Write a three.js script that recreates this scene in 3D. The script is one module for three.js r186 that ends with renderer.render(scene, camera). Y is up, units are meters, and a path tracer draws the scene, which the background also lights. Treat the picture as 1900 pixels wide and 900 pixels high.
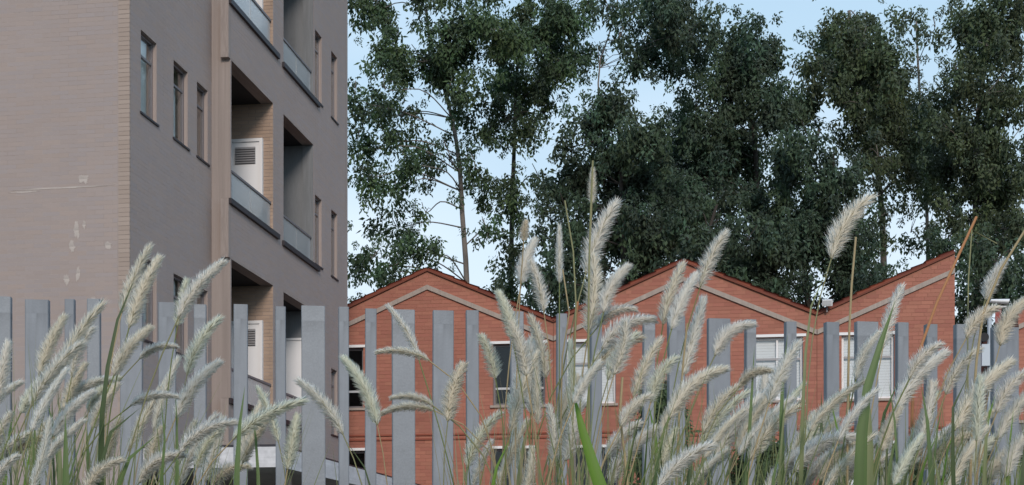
import * as THREE from 'three';
import { mergeGeometries } from 'three/addons/utils/BufferGeometryUtils.js';

// ---------------------------------------------------------------- camera, sky, sun, exposure
const scene = new THREE.Scene();
const EYE = 1.3, F = 2600, HORIZON = 1062, YAW = Math.atan(400 / 2600);
const camera = new THREE.PerspectiveCamera(2 * Math.atan(450 / F) * 180 / Math.PI, 1900 / 900, 0.1, 600);
camera.position.set(0, EYE, 0);
camera.rotation.y = YAW;
camera.setViewOffset(1900, 900, 0, 450 - HORIZON, 1900, 900);   // level lens, shifted upwards
camera.updateProjectionMatrix();
camera.updateMatrixWorld();

const renderer = new THREE.WebGLRenderer({ antialias: true });
renderer.setSize(1024, 485);
renderer.toneMapping = THREE.LinearToneMapping;
renderer.toneMappingExposure = 1.55;
renderer.shadowMap.enabled = true;

function rng(seed) { let a = seed >>> 0; return () => { a = (a + 0x6D2B79F5) >>> 0; let t = Math.imul(a ^ (a >>> 15), 1 | a); t = (t + Math.imul(t ^ (t >>> 7), 61 | t)) ^ t; return ((t ^ (t >>> 14)) >>> 0) / 4294967296; }; }
function hash2(i, j) { let h = Math.imul(i, 374761393) + Math.imul(j, 668265263); h = Math.imul(h ^ (h >>> 13), 1274126177); return ((h ^ (h >>> 16)) >>> 0) / 4294967296; }
function vnoise(x, y, wrapX) {
  const xi = Math.floor(x), yi = Math.floor(y), fx = x - xi, fy = y - yi, w = (i) => wrapX ? ((i % wrapX) + wrapX) % wrapX : i;
  const sx = fx * fx * (3 - 2 * fx), sy = fy * fy * (3 - 2 * fy);
  const a = hash2(w(xi), yi), b = hash2(w(xi + 1), yi), c = hash2(w(xi), yi + 1), d = hash2(w(xi + 1), yi + 1);
  return a + (b - a) * sx + (c - a) * sy + (a - b - c + d) * sx * sy;
}
function fbm(x, y, oct = 4, wrapX) { let s = 0, a = 0.5, n = 0; for (let o = 0; o < oct; o++) { s += a * vnoise(x, y, wrapX); n += a; a *= 0.5; x *= 2; y *= 2; if (wrapX) wrapX *= 2; } return s / n; }

{ // evening sky: even blue, paler towards the horizon, thin veils of cloud all round
  const w = 1024, h = 512, data = new Float32Array(w * h * 4);
  const zen = [0.235, 0.36, 0.53], mid = [0.32, 0.465, 0.60], hor = [0.60, 0.67, 0.72];
  for (let j = 0; j < h; j++) {
    const el = (j + 0.5) / h * 180 - 90;
    for (let i = 0; i < w; i++) {
      const k = (j * w + i) * 4; let c;
      if (el < 0) c = [0.10, 0.11, 0.10];
      else {
        const t = Math.pow(Math.max(0, 1 - el / 26), 1.5), u = Math.min(1, Math.max(0, (el - 20) / 60));
        c = [0, 1, 2].map((q) => { const b = mid[q] + (zen[q] - mid[q]) * u; return b + (hor[q] - b) * t; });
        const veil = Math.max(0, fbm(i / w * 12, el / 9, 5, 12) - 0.46) * 1.3 * Math.max(0, 1 - el / 75);
        c = c.map((v, q) => v + ([0.70, 0.75, 0.81][q] - v) * Math.min(0.55, veil));
      }
      data[k] = c[0]; data[k + 1] = c[1]; data[k + 2] = c[2]; data[k + 3] = 1;
    }
  }
  const sky = new THREE.DataTexture(data, w, h, THREE.RGBAFormat, THREE.FloatType);
  sky.mapping = THREE.EquirectangularReflectionMapping; sky.magFilter = THREE.LinearFilter; sky.minFilter = THREE.LinearFilter;
  sky.colorSpace = THREE.LinearSRGBColorSpace; sky.needsUpdate = true;
  scene.background = sky; scene.environment = sky;
}
const sun = new THREE.DirectionalLight(new THREE.Color(1, 0.85, 0.74), 1.35);
sun.position.set(16, 30, 38); sun.target.position.set(0, 4, -20); sun.castShadow = true; sun.shadow.radius = 26;
Object.assign(sun.shadow.camera, { left: -40, right: 40, top: 40, bottom: -40, near: 1, far: 160 }); sun.shadow.mapSize.set(2048, 2048);
scene.add(sun, sun.target);

// ---------------------------------------------------------------- helpers
const V = (x, y, z) => new THREE.Vector3(x, y, z);
const FWD = V(-Math.sin(YAW), 0, -Math.cos(YAW)), RIGHT = V(Math.cos(YAW), 0, -Math.sin(YAW));
// a survey point: bearing and elevation as read off the photograph, at its real distance in metres
function at(px, py, d) { return V(0, EYE, 0).addScaledVector(FWD, d).addScaledVector(RIGHT, (px - 950) / F * d).add(V(0, (HORIZON - py) / F * d, 0)); }
const used = {};
function numbered(n) { used[n] = (used[n] || 0) + 1; return used[n] === 1 ? n : n + '_' + String(used[n] - 1).padStart(3, '0'); }
function thing(name, label, category, pos = [0, 0, 0], group) {
  const o = new THREE.Group(); o.name = numbered(name); o.position.set(...pos); o.userData = { label, category };
  if (group) o.userData.group = group; scene.add(o); return o;
}
function part(name, geo, mat, parent) {
  const m = new THREE.Mesh(geo, mat); m.name = name; m.castShadow = m.receiveShadow = true; parent.add(m); return m;
}
function box(x0, x1, y0, y1, z0, z1) { const g = new THREE.BoxGeometry(Math.abs(x1 - x0), Math.abs(y1 - y0), Math.abs(z1 - z0)); g.translate((x0 + x1) / 2, (y0 + y1) / 2, (z0 + z1) / 2); return g; }
const merge = (list) => mergeGeometries(list.map((g) => g.index ? g.toNonIndexed() : g), false);
function std(r, g, b, rough = 0.9, extra = {}) { const m = new THREE.MeshStandardMaterial({ roughness: rough, side: THREE.DoubleSide, ...extra }); m.color.setRGB(r, g, b); return m; }
function dataTex(w, h, fn, srgb = false, rep = null) {
  const d = new Uint8Array(w * h * 4);
  for (let j = 0; j < h; j++) for (let i = 0; i < w; i++) { const c = fn(i, j); const k = (j * w + i) * 4; d[k] = c[0]; d[k + 1] = c[1]; d[k + 2] = c[2]; d[k + 3] = 255; }
  const t = new THREE.DataTexture(d, w, h); t.magFilter = THREE.LinearFilter; t.minFilter = THREE.LinearMipmapLinearFilter; t.generateMipmaps = true;
  t.wrapS = t.wrapT = THREE.RepeatWrapping; if (srgb) t.colorSpace = THREE.SRGBColorSpace; if (rep) t.repeat.set(...rep); t.needsUpdate = true; return t;
}
const grain = dataTex(256, 256, (i, j) => { const v = 255 * (0.55 * fbm(i / 16, j / 16, 4, 16) + 0.45 * hash2(i, j)); return [v, v, v]; });
const mottle = dataTex(256, 256, (i, j) => { const v = 205 + 50 * (0.7 * fbm(i / 32, j / 32, 4, 8) + 0.3 * hash2(i + 9, j)); return [v, v, v * 0.99]; }, true);
const streaks = dataTex(256, 256, (i, j) => { const v = 200 + 55 * (0.6 * fbm(i / 4, j / 64, 4, 64) + 0.4 * fbm(i / 20, j / 20, 3)); return [v, v, v]; }, true);

const M = {
  towerMortar: std(0.415, 0.35, 0.328, 0.95, { map: mottle }),
  towerBrick: std(1, 1, 1, 0.92),
  quoin: [std(0.345, 0.278, 0.238, 0.93), std(0.33, 0.265, 0.225, 0.93), std(0.36, 0.292, 0.25, 0.93)],
  plaster: std(0.54, 0.48, 0.45, 0.95, { map: mottle }),
  shadedCeiling: std(0.03, 0.027, 0.03, 0.9),  // near-black: the shade inside the balcony recesses is put into this colour
  endWall: std(0.375, 0.322, 0.303, 0.92, { map: mottle }),
  greyRender: std(0.24, 0.255, 0.275, 0.92, { map: mottle }),
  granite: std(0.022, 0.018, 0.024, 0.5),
  whitePaint: std(0.78, 0.79, 0.80, 0.6),
  doorWhite: std(0.80, 0.82, 0.84, 0.5),
  louvre: std(0.33, 0.33, 0.34, 0.6),
  alu: std(0.16, 0.15, 0.16, 0.45),
  aluLight: std(0.50, 0.52, 0.54, 0.45),
  curtain: std(0.66, 0.70, 0.70, 0.95),
  dark: std(0.03, 0.03, 0.032, 0.9),
  roomWall: std(0.25, 0.24, 0.23, 0.95),
  slabWhite: std(0.74, 0.74, 0.76, 0.8, { map: streaks }),
  houseMortar: std(0.42, 0.19, 0.135, 0.95, { map: mottle }),
  houseBrick: std(1, 1, 1, 0.9),
  concrete: std(0.47, 0.40, 0.35, 0.92, { map: streaks }),
  tile: [std(0.20, 0.055, 0.035, 0.85), std(0.26, 0.075, 0.045, 0.85), std(0.16, 0.045, 0.032, 0.85)],
  roof: std(0.22, 0.07, 0.045, 0.9, { map: mottle }),
  blind: std(0.86, 0.88, 0.90, 0.7),
  slat: [std(0.27, 0.30, 0.335, 0.62, { map: streaks, bumpMap: grain, bumpScale: 0.0008, metalness: 0.15 }), std(0.255, 0.285, 0.32, 0.62, { map: streaks, bumpMap: grain, bumpScale: 0.0008, metalness: 0.15 }), std(0.275, 0.303, 0.34, 0.6, { map: mottle, bumpMap: grain, bumpScale: 0.0008, metalness: 0.15 })],
  soil: std(0.09, 0.07, 0.045, 1, { map: mottle, bumpMap: grain, bumpScale: 0.02 }),
  ground: std(0.10, 0.10, 0.08, 1, { map: mottle }),
  bark: std(0.23, 0.205, 0.185, 0.95, { map: streaks }),
  barkDark: std(0.06, 0.052, 0.045, 0.95, { map: streaks }),
};
const glass = new THREE.MeshPhysicalMaterial({ roughness: 0.03, transmission: 1, thickness: 0, ior: 1.5, side: THREE.DoubleSide }); glass.color.setRGB(0.95, 0.96, 0.96);
const tintGlass = glass.clone(); tintGlass.color.setRGB(0.34, 0.37, 0.38);
const milkGlass = new THREE.MeshPhysicalMaterial({ roughness: 0.2, transmission: 0.62, thickness: 0, ior: 1.5, side: THREE.DoubleSide }); milkGlass.color.setRGB(0.74, 0.76, 0.77);

// rows of bricks standing 6 mm proud of the mortar; frame(u, v) -> matrix, rows(v0, v1) -> free intervals of u
const unitBox = new THREE.BoxGeometry(1, 1, 1);
function brickRows(parent, mat, seed, v0, v1, course, len, frame, rows, tint, proud = 0.006) {
  const r = rng(seed), mats = [], cols = [], gap = 0.007; let n = 0;
  for (let v = v0; v + course <= v1 + 1e-6; v += course, n++) {
    for (const [a, b] of rows(v, v + course)) {
      let u = a - (n % 2 ? len / 2 : 0);
      for (; u < b; u += len) {
        const p = Math.max(a, u), q = Math.min(b, u + len - gap); if (q - p < 0.02) continue;
        mats.push(frame((p + q) / 2, v + (course - gap) / 2, q - p, course - gap, proud * (0.75 + 0.5 * r()))); cols.push(tint(r, (p + q) / 2, v));
      }
    }
  }
  const im = new THREE.InstancedMesh(unitBox, mat, mats.length), c = new THREE.Color();
  mats.forEach((m, i) => { im.setMatrixAt(i, m); im.setColorAt(i, c.setRGB(...cols[i])); });
  im.name = 'brick_courses'; im.userData.kind = 'stuff'; im.castShadow = im.receiveShadow = true; parent.add(im); return im;
}
const frameZ = (z) => (u, v, w, h, d) => new THREE.Matrix4().compose(V(u, v, z + d / 2 - 0.001), new THREE.Quaternion(), V(w, h, d));   // wall facing +z
const frameX = (x) => (u, v, w, h, d) => new THREE.Matrix4().compose(V(x + d / 2 - 0.001, v, -u), new THREE.Quaternion(), V(d, h, w));  // wall facing +x, u = distance away
function subtract(iv, holes, v0, v1) {   // intervals of one row minus the openings it meets
  let out = iv;
  for (const [a, b, lo, hi] of holes) { if (v1 <= lo + 0.012 || v0 >= hi - 0.012) continue; const nx = []; for (const [p, q] of out) { if (b <= p || a >= q) nx.push([p, q]); else { if (a > p) nx.push([p, a]); if (b < q) nx.push([b, q]); } } out = nx; }
  return out;
}
function wallBoxes(u0, u1, v0, v1, holes, mk) {   // a slab with rectangular openings, as butted boxes
  const us = [...new Set([u0, u1, ...holes.flatMap((h) => [h[0], h[1]])])].filter((u) => u >= u0 && u <= u1).sort((a, b) => a - b), g = [];
  for (let i = 0; i + 1 < us.length; i++) {
    const mid = (us[i] + us[i + 1]) / 2; let y = v0;
    for (const h of holes.filter((h) => h[0] < mid && h[1] > mid).sort((a, b) => a[2] - b[2])) { if (h[2] > y) g.push(mk(us[i], us[i + 1], y, h[2])); y = Math.max(y, h[3]); }
    if (y < v1) g.push(mk(us[i], us[i + 1], y, v1));
  }
  return merge(g);
}
const E = EYE;

// ---------------------------------------------------------------- ground
{
  const g = new THREE.PlaneGeometry(700, 700, 1, 1); g.rotateX(-Math.PI / 2); const uv = g.attributes.uv; for (let i = 0; i < uv.count; i++) uv.setXY(i, uv.getX(i) * 140, uv.getY(i) * 140);
  const m = new THREE.Mesh(g, M.ground); m.name = 'ground'; m.receiveShadow = true; m.userData.kind = 'structure'; scene.add(m);
  // raised planting bank that carries the fence and the grass
  const c = at(950, HORIZON, 4.6), s = new THREE.PlaneGeometry(16, 6.4, 64, 26); s.rotateX(-Math.PI / 2); const p = s.attributes.position;
  for (let i = 0; i < p.count; i++) { const z = p.getZ(i), e = Math.min(1, Math.max(0, (3.2 - Math.abs(z)) / 1.3)), ex = Math.min(1, Math.max(0, (8 - Math.abs(p.getX(i))) / 1.2)); p.setY(i, 0.02 + 0.62 * e * e * (3 - 2 * e) * ex + 0.05 * (fbm(p.getX(i) * 2 + 50, z * 2 + 50, 3) - 0.5)); }
  s.computeVertexNormals(); s.rotateY(YAW); s.translate(c.x, -0.03, c.z);
  const b = new THREE.Mesh(s, M.soil); b.name = 'earth_bank'; b.castShadow = b.receiveShadow = true; b.userData.kind = 'structure'; scene.add(b);
}

// ---------------------------------------------------------------- apartment tower (u = distance away along -z)
{
  const T = thing('apartment_tower', 'greyish tan brick apartment tower with recessed balconies and slit windows', 'building', [0, 0, 0]);
  const X1 = -7.54, X2 = -7.25, XB = -14, U0 = 16.92, UR = 19.8, UE = 26.05, XC = -9.0, ST = 2.94, Y0 = E + 1.62, YT = E + 16.8;
  const levels = [-1, 0, 1, 2, 3];
  const winH = [], balH = [];
  for (const k of levels) {
    const d = k * ST;
    for (const [a, b] of [[17.27, 17.78], [18.36, 18.87], [19.22, 19.64]]) winH.push([a, b, E + 5.99 + d, E + 7.06 + d]);
    balH.push([19.84, 21.77, E + 5.5 + d, E + 7.57 + d, 'a'], [22.3, 24.0, E + 5.46 + d, E + 7.57 + d, 'b']);
    balH.push([24.09, 24.5, E + 5.5 + d, E + 6.72 + d, 'w'], [25.12, 25.52, E + 5.5 + d, E + 6.72 + d, 'w']);
  }
  const tint = (k) => (r, u, v) => { const n = 0.93 + 0.10 * fbm(u * 0.9 + 40, v * 0.7 + 11, 3) + 0.04 * (r() - 0.5), w = 0.018 * (r() - 0.5); return [(0.33 + w) * n * k[0], 0.278 * n * k[1], (0.26 - w) * n * k[2]]; };
  // walls
  part('front_wall', box(XB, X1, 0, YT, -U0, -U0 - 0.22), M.towerMortar, T);
  const QW = 0.15;
  brickRows(T, M.towerBrick, 11, 0.02, YT, 0.0575, 0.24, frameZ(-U0), () => [[XB, X1 - QW - 0.012]], tint([1, 1, 1]), 0.0018);
  part('side_wall', wallBoxes(U0 + 0.22, UR + 0.2, Y0, YT, winH, (a, b, y0, y1) => box(X1 - 0.2, X1, y0, y1, -a, -b)), M.towerMortar, T);
  brickRows(T, M.towerBrick, 12, Y0, YT, 0.0575, 0.24, frameX(X1), (a, b) => subtract([[U0 + 0.0, UR]], winH, a, b), tint([1, 1, 1]), 0.0018);
  part('return_wall', box(X1, X2, Y0, YT, -UR, -UR - 0.04), M.endWall, T);
  part('balcony_wall', wallBoxes(UR + 0.04, UE, Y0, YT, balH, (a, b, y0, y1) => box(X2 - 0.2, X2, y0, y1, -a, -b)), M.towerMortar, T);
  brickRows(T, M.towerBrick, 13, Y0, YT, 0.0575, 0.24, frameX(X2), (a, b) => subtract([[UR + 0.01, UE]], balH, a, b), tint([1, 1, 1]), 0.0018);
  part('rear_wall', box(XB, X2, 0, YT, -UE + 0.002, -UE - 0.2), M.towerMortar, T);
  part('far_wall', box(XB, XB + 0.2, 0, YT, -U0 - 0.22, -UE), M.towerMortar, T);
  part('core_wall', box(XC - 0.15, XC, 0, YT, -U0 - 0.22, -UE), M.roomWall, T);
  part('roof_slab', box(XB - 0.1, X2 + 0.1, YT, YT + 0.25, -U0 + 0.1, -UE - 0.3), M.concrete, T);
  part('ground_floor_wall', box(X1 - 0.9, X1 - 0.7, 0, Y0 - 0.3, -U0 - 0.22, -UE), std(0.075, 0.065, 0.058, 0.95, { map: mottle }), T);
  // corner bricks, one by one
  const qg = new THREE.BoxGeometry(QW, 0.0525, 0.03), qr = rng(5);
  for (let y = 0.05 + 1.3, n = 0; y < E + 8.6; y += 0.0575, n++) { const q = part('brick', qg, M.quoin[Math.floor(qr() * 3)], T); q.position.set(X1 - QW / 2 + 0.0025 + (n % 2) * 0.002, y + 0.03, -U0 - 0.0115 + 0.0015 * qr()); }
  // old plaster marks left on the front wall, each a thin smear
  const smear = (px, py, w, h, seed) => {
    const r = rng(seed), d = 17.9, c = at(px, py, d), sh = new THREE.Shape(), n = 44;
    for (let i = 0; i <= n; i++) { const a = i / n * Math.PI * 2, k = 0.35 + 0.85 * fbm(seed * 17 + Math.cos(a) * 1.7 + 9, Math.sin(a) * 1.7 + 9, 3) + 0.35 * (r() - 0.5); const X = Math.cos(a) * w / 2 * k, Y = Math.sin(a) * h / 2 * k; if (i === 0) sh.moveTo(X, Y); else if (i < n) sh.lineTo(X, Y); }
    const g = new THREE.ExtrudeGeometry(sh, { depth: 0.002, bevelEnabled: false }); g.translate(c.x, c.y, -U0 + 0.0016); part('plaster_patch', g, M.plaster, T);
  };
  smear(110, 344, 1.5, 0.030, 1); smear(30, 349, 0.5, 0.028, 14); smear(150, 330, 0.16, 0.15, 2); smear(137, 425, 0.10, 0.28, 3); smear(128, 455, 0.09, 0.2, 4); smear(117, 515, 0.09, 0.16, 5); smear(140, 505, 0.07, 0.24, 6); smear(200, 455, 0.1, 0.12, 7); smear(152, 415, 0.05, 0.16, 8); smear(170, 552, 0.07, 0.05, 9);
  // slit windows
  const window_ = (x, a, b, y0, y1, i) => {
    const w = new THREE.Group(); w.name = 'window'; T.add(w);
    const f = 0.03, xf = x - 0.055, xg = xf - 0.015;
    part('frame', merge([box(xf - 0.05, xf, y0, y0 + f, -a, -b), box(xf - 0.05, xf, y1 - f, y1, -a, -b), box(xf - 0.05, xf, y0 + f, y1 - f, -a, -a - f), box(xf - 0.05, xf, y0 + f, y1 - f, -b, -b + f), box(xf - 0.045, xf - 0.006, y1 - 0.3, y1 - 0.27, -a - f, -b + f)]), M.alu, w);
    part('pane', box(xg - 0.006, xg, y0 + f, y1 - f, -a - f, -b + f), glass, w);
    if (i % 3 !== 2) part('curtain', box(xg - 0.09, xg - 0.07, y0 + 0.02, y1 - (i % 2 ? 0.02 : 0.25), -a - 0.01, -b + 0.01 + (i % 3) * 0.1), M.curtain, w);
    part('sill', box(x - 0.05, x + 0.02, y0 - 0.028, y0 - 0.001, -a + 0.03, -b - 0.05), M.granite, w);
    part('reveal', merge([box(x - 0.35, x - 0.2, y0 - 0.03, y0, -a, -b), box(x - 0.5, x - 0.2, y1, y1 + 0.05, -a, -b)]), M.towerMortar, w);
  };
  winH.forEach(([a, b, y0, y1], i) => window_(X1, a, b, y0, y1, i));
  balH.filter((h) => h[4] === 'w').forEach(([a, b, y0, y1], i) => window_(X2, a, b, y0, y1, i + 2));
  // floors between the storeys and the walls that close the recesses
  for (const k of [...levels, 4]) part('floor_slab', box(XC, X2 - 0.2, E + 4.63 + k * ST + 0.003, E + 4.85 + k * ST, -UR - 0.2, -UE), M.shadedCeiling, T), part('floor_slab', box(XC, X1 - 0.2, E + 4.63 + k * ST + 0.003, E + 4.85 + k * ST, -U0 - 0.22, -UR - 0.195), M.shadedCeiling, T);
  part('party_wall', merge([box(XC, X2 - 0.2, Y0, YT, -21.77, -21.9), box(XC, X2 - 0.2, Y0, YT, -UR - 0.045, -UR - 0.15)]), M.endWall, T);
  brickRows(T, M.towerBrick, 14, E + 1.91, YT - 0.3, 0.0575, 0.24, frameZ(-21.77), () => [[XC + 0.02, X2 - 0.004]], (r) => { const n = 0.92 + 0.16 * r(); return [0.37 * n, 0.275 * n, 0.21 * n]; });
  part('party_wall', merge([box(XC, X2 - 0.2, Y0, YT, -24.0, -24.08), box(XC, X2 - 0.2, Y0, YT, -22.2, -22.3)]), M.greyRender, T);
  for (const k of levels) part('jamb_lining', box(X2 - 0.2, X2 - 0.004, E + 5.47 + k * ST, E + 7.565 + k * ST, -23.985, -24.002), M.greyRender, T);
  // bands that project over each balcony, dark stone copings, rails and glass
  for (const k of [...levels, 4]) {
    const yb = E + 4.63 + k * ST, yt = E + 5.5 + k * ST; if (yt > YT + 0.3) continue;
    const y0 = Math.max(yb, Y0); if (y0 < yt) {
      part('parapet_end', box(X1 + 0.17, X2 + 0.004, y0 + 0.004, Math.min(yt, YT - 0.01), -UR + 0.09, -UR - 0.0), M.endWall, T);
    }
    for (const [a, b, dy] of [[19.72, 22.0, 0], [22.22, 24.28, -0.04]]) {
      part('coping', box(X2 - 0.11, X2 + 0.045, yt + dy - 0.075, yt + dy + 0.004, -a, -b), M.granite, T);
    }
  }
  for (const k of levels) {
    const d = k * ST;
    for (const [a, b, y] of [[19.86, 21.77, 5.504], [22.31, 23.99, 5.464]]) {
      const R = new THREE.Group(); R.name = 'balustrade'; T.add(R);
      const mid = (a + b) / 2;
      for (const [p, q] of [[a + 0.02, mid - 0.01], [mid + 0.01, b - 0.02]]) part('glass_panel', box(X2 - 0.056, X2 - 0.046, E + y + d + 0.01, E + y + d + 0.44, -p, -q), milkGlass, R);
      part('hand_rail', box(X2 - 0.07, X2 - 0.03, E + y + d + 0.44, E + y + d + 0.475, -a, -b), M.alu, R);
    }
    // white service door with a louvre in the end wall of the near balcony
    const D = new THREE.Group(); D.name = 'door'; T.add(D); const z = -21.77, yf = E + 4.85 + d, x0 = -8.0, x1 = -7.41;
    if (yf + 2.15 < YT) {
      part('door_leaf', box(x0 + 0.05, x1 - 0.05, yf + 0.01, yf + 2.1, z + 0.015, z + 0.05), M.doorWhite, D);
      part('frame', merge([box(x0, x0 + 0.05, yf, yf + 2.15, z + 0.013, z + 0.075), box(x1 - 0.05, x1, yf, yf + 2.15, z + 0.013, z + 0.075), box(x0 + 0.05, x1 - 0.05, yf + 2.1, yf + 2.15, z + 0.013, z + 0.075)]), M.whitePaint, D);
      part('louvre', merge([box(x0 + 0.13, x1 - 0.12, yf + 1.74, yf + 2.02, z + 0.05, z + 0.054), ...Array.from({ length: 7 }, (_, i) => { const g = new THREE.BoxGeometry(x1 - x0 - 0.25, 0.006, 0.034); g.rotateX(0.7); g.translate((x0 + x1) / 2 + 0.005, yf + 1.765 + i * 0.038, z + 0.064); return g; })]), M.louvre, D);
    }
    if (k === -1) { const S = new THREE.Group(); S.name = 'shutter'; T.add(S); part('shutter_panel', box(-8.3, -7.42, yf + 0.02, yf + 2.2, -23.99, -23.96), M.doorWhite, S); part('frame', merge([box(-8.34, -8.3, yf, yf + 2.24, -23.99, -23.94), box(-7.42, -7.38, yf, yf + 2.24, -23.985, -23.94), box(-8.3, -7.42, yf + 2.2, yf + 2.24, -23.985, -23.94)]), M.whitePaint, S); }
    part('ceiling_lamp', new THREE.CylinderGeometry(0.13, 0.15, 0.06, 20).translate(-8.0, E + 7.54 + d, -20.6), M.whitePaint, T);
  }
  // white concrete canopy over the ground floor
  part('canopy', merge([box(X1 - 0.65, -5.62, E + 1.34, E + 1.6, -U0 - 0.25, -UE)]), M.slabWhite, T);
  part('canopy_shadow_strip', box(X1 - 0.1, -5.66, E + 1.6, E + 1.635, -U0 - 0.29, -UE), M.granite, T);  // dark strip painting the shadow line along the top of the canopy
  for (const u of [18.2, 21.6, 25]) part('canopy_post', box(-6.0, -5.85, 0, E + 1.34, -u, -u - 0.15), M.concrete, T);
}

// ---------------------------------------------------------------- row of brick houses
const HZ = -28, RISE = 1.12, EAVE = E + 5.02, HALF = 2.6;
function house(label, cx, left, right, wins, opts = {}) {
  const H = thing('brick_house', label, 'house', [cx, 0, HZ], 'zigzag roofed brick houses');
  const roofY = (u) => EAVE + RISE * (1 - Math.abs(u) / HALF);
  const holes = wins.map((w) => [w.a, w.b, w.y0, w.y1]);
  const sh = new THREE.Shape(); sh.moveTo(left, 0); sh.lineTo(right, 0); sh.lineTo(right, roofY(right)); if (left < 0 && right > 0) sh.lineTo(0, roofY(0)); sh.lineTo(left, roofY(left)); sh.closePath();
  for (const [a, b, y0, y1] of holes) { const p = new THREE.Path(); p.moveTo(a, y0); p.lineTo(a, y1); p.lineTo(b, y1); p.lineTo(b, y0); p.closePath(); sh.holes.push(p); }
  const wg = new THREE.ExtrudeGeometry(sh, { depth: 0.2, bevelEnabled: false }); wg.translate(0, 0, -0.2); part('front_wall', wg, M.houseMortar, H);
  brickRows(H, M.houseBrick, 100 + Math.round(cx * 10), 0.03, EAVE + RISE, 0.075, 0.23, frameZ(0), (a, b) => {
    let p = left, q = right; if (b > EAVE) { const k = HALF * (1 - (b + 0.02 - EAVE) / RISE); if (k < 0.05) return []; p = Math.max(p, -k); q = Math.min(q, k); }
    return p < q ? subtract([[p + 0.003, q - 0.003]], holes, a, b) : [];
  }, (r, u, v) => { const n = 0.76 + 0.36 * fbm((u + cx) * 0.8 + 60, v * 0.9 + 7, 4) + 0.13 * (r() - 0.5), w = 0.035 * (r() - 0.5); return [(0.385 + w) * n, (0.158 + w * 0.8) * n, (0.112 + w * 0.4) * n]; });
  const bs = new THREE.Shape(); bs.moveTo(left, 0); bs.lineTo(right, 0); bs.lineTo(right, roofY(right)); if (left < 0 && right > 0) bs.lineTo(0, roofY(0)); bs.lineTo(left, roofY(left)); bs.closePath();
  part('rear_wall', new THREE.ExtrudeGeometry(bs, { depth: 0.2, bevelEnabled: false }).translate(0, 0, -8.2), M.houseMortar, H);
  part('side_wall', box(left, left + 0.15, 0, roofY(left) - 0.02, -0.2, -8), M.houseMortar, H); part('side_wall', box(right - 0.15, right, 0, roofY(right) - 0.02, -0.2, -8), M.houseMortar, H);
  part('inner_wall', box(left + 0.15, right - 0.15, 0, EAVE, -2.6, -2.7), M.roomWall, H);
  part('upper_floor', box(left + 0.15, right - 0.15, E + 1.9, E + 2.1, -0.2, -2.6), M.roomWall, H);
  const ang = Math.atan2(RISE, HALF), c = Math.cos(ang);
  const sides = []; if (left < 0) sides.push(-1); if (right > 0) sides.push(1);
  const rt = rng(Math.round(cx * 100) + 3000), tg = new THREE.CylinderGeometry(0.038, 0.046, 0.31, 8, 1, true, 0, Math.PI);
  for (const s of sides) {
    const far = s < 0 ? -left : right, L = far / c;
    const slope = (g) => { g.rotateZ(-s * ang); return g; };
    const slab = new THREE.BoxGeometry(L, 0.035, 8.36); slab.translate(s * L / 2, 0.02, -4.13); part('roof', slope(slab).translate(0, EAVE + RISE, 0), M.roof, H);
    // concrete band under the verge
    const fx = s * (far - 0.004), bd = new THREE.Shape(); bd.moveTo(s * 0.001, roofY(0) - 0.28); bd.lineTo(fx, roofY(fx) - 0.28); bd.lineTo(fx, roofY(fx) - 0.375); bd.lineTo(s * 0.001, roofY(0) - 0.375); bd.closePath(); part('gable_band', new THREE.ExtrudeGeometry(bd, { depth: 0.05, bevelEnabled: false }).translate(0, 0, 0.0), M.concrete, H);
    // verge tiles, laid one over the next
    const n = Math.floor(L / 0.26);
    for (let i = 0; i < n; i++) {
      const t = part('tile', tg, M.tile[Math.floor(rt() * 3)], H), d = (i + 0.5) * L / n;
      const q = new THREE.Quaternion().setFromEuler(new THREE.Euler(0, 0, -s * ang)), q2 = new THREE.Quaternion().setFromEuler(new THREE.Euler(0, Math.PI / 2, s * (Math.PI / 2 + 0.05), 'ZYX'));
      t.quaternion.copy(q).multiply(q2); const o = V(s * d, 0.048 + 0.008 * rt(), 0.03 + 0.012 * rt()).applyQuaternion(q); t.position.set(o.x, o.y + EAVE + RISE, o.z);
    }
  }
  // two corbelled courses at the first floor
  part('string_course', merge([box(left + 0.003, right - 0.003, E + 2.70, E + 2.735, -0.01, 0.035), box(left + 0.003, right - 0.003, E + 2.79, E + 2.825, -0.01, 0.035)].flatMap((g) => g)), M.tile[1], H);
  for (const w of wins) {
    const W = new THREE.Group(); W.name = 'window'; H.add(W); const { a, b, y0, y1 } = w, f = 0.045, fm = w.dark ? M.alu : M.whitePaint;
    part('frame', merge([box(a, b, y1 - f, y1, -0.08, -0.13), box(a, b, y0, y0 + f, -0.08, -0.13), box(a, a + f, y0 + f, y1 - f, -0.08, -0.13), box(b - f, b, y0 + f, y1 - f, -0.08, -0.13)]), fm, W);
    const m = (a + b) / 2, yt = y0 + (y1 - y0) * (w.dark ? 0.28 : 0.66);
    part('mullion', box(m - 0.02, m + 0.02, y0 + f, y1 - f, -0.085, -0.125), fm, W);
    part('transom', box(a + f, b - f, yt - 0.022, yt + 0.022, -0.078, -0.084), w.dark ? M.aluLight : M.louvre, W);
    for (const [p, q] of [[a + f, m - 0.02], [m + 0.02, b - f]]) part('pane', box(p, q, y0 + f, y1 - f, -0.1, -0.106), w.dark ? tintGlass : glass, W);
    if (!w.dark) { // closed slatted blind
      const B = []; for (let y = y0 + 0.05; y < y1 - 0.06; y += 0.055) { const g = new THREE.BoxGeometry(b - a - 0.1, 0.052, 0.004); g.rotateX(0.28); g.translate(m, y + 0.03, -0.15); B.push(g); }
      part('blind', merge(B), M.blind, W);
    }
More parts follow.
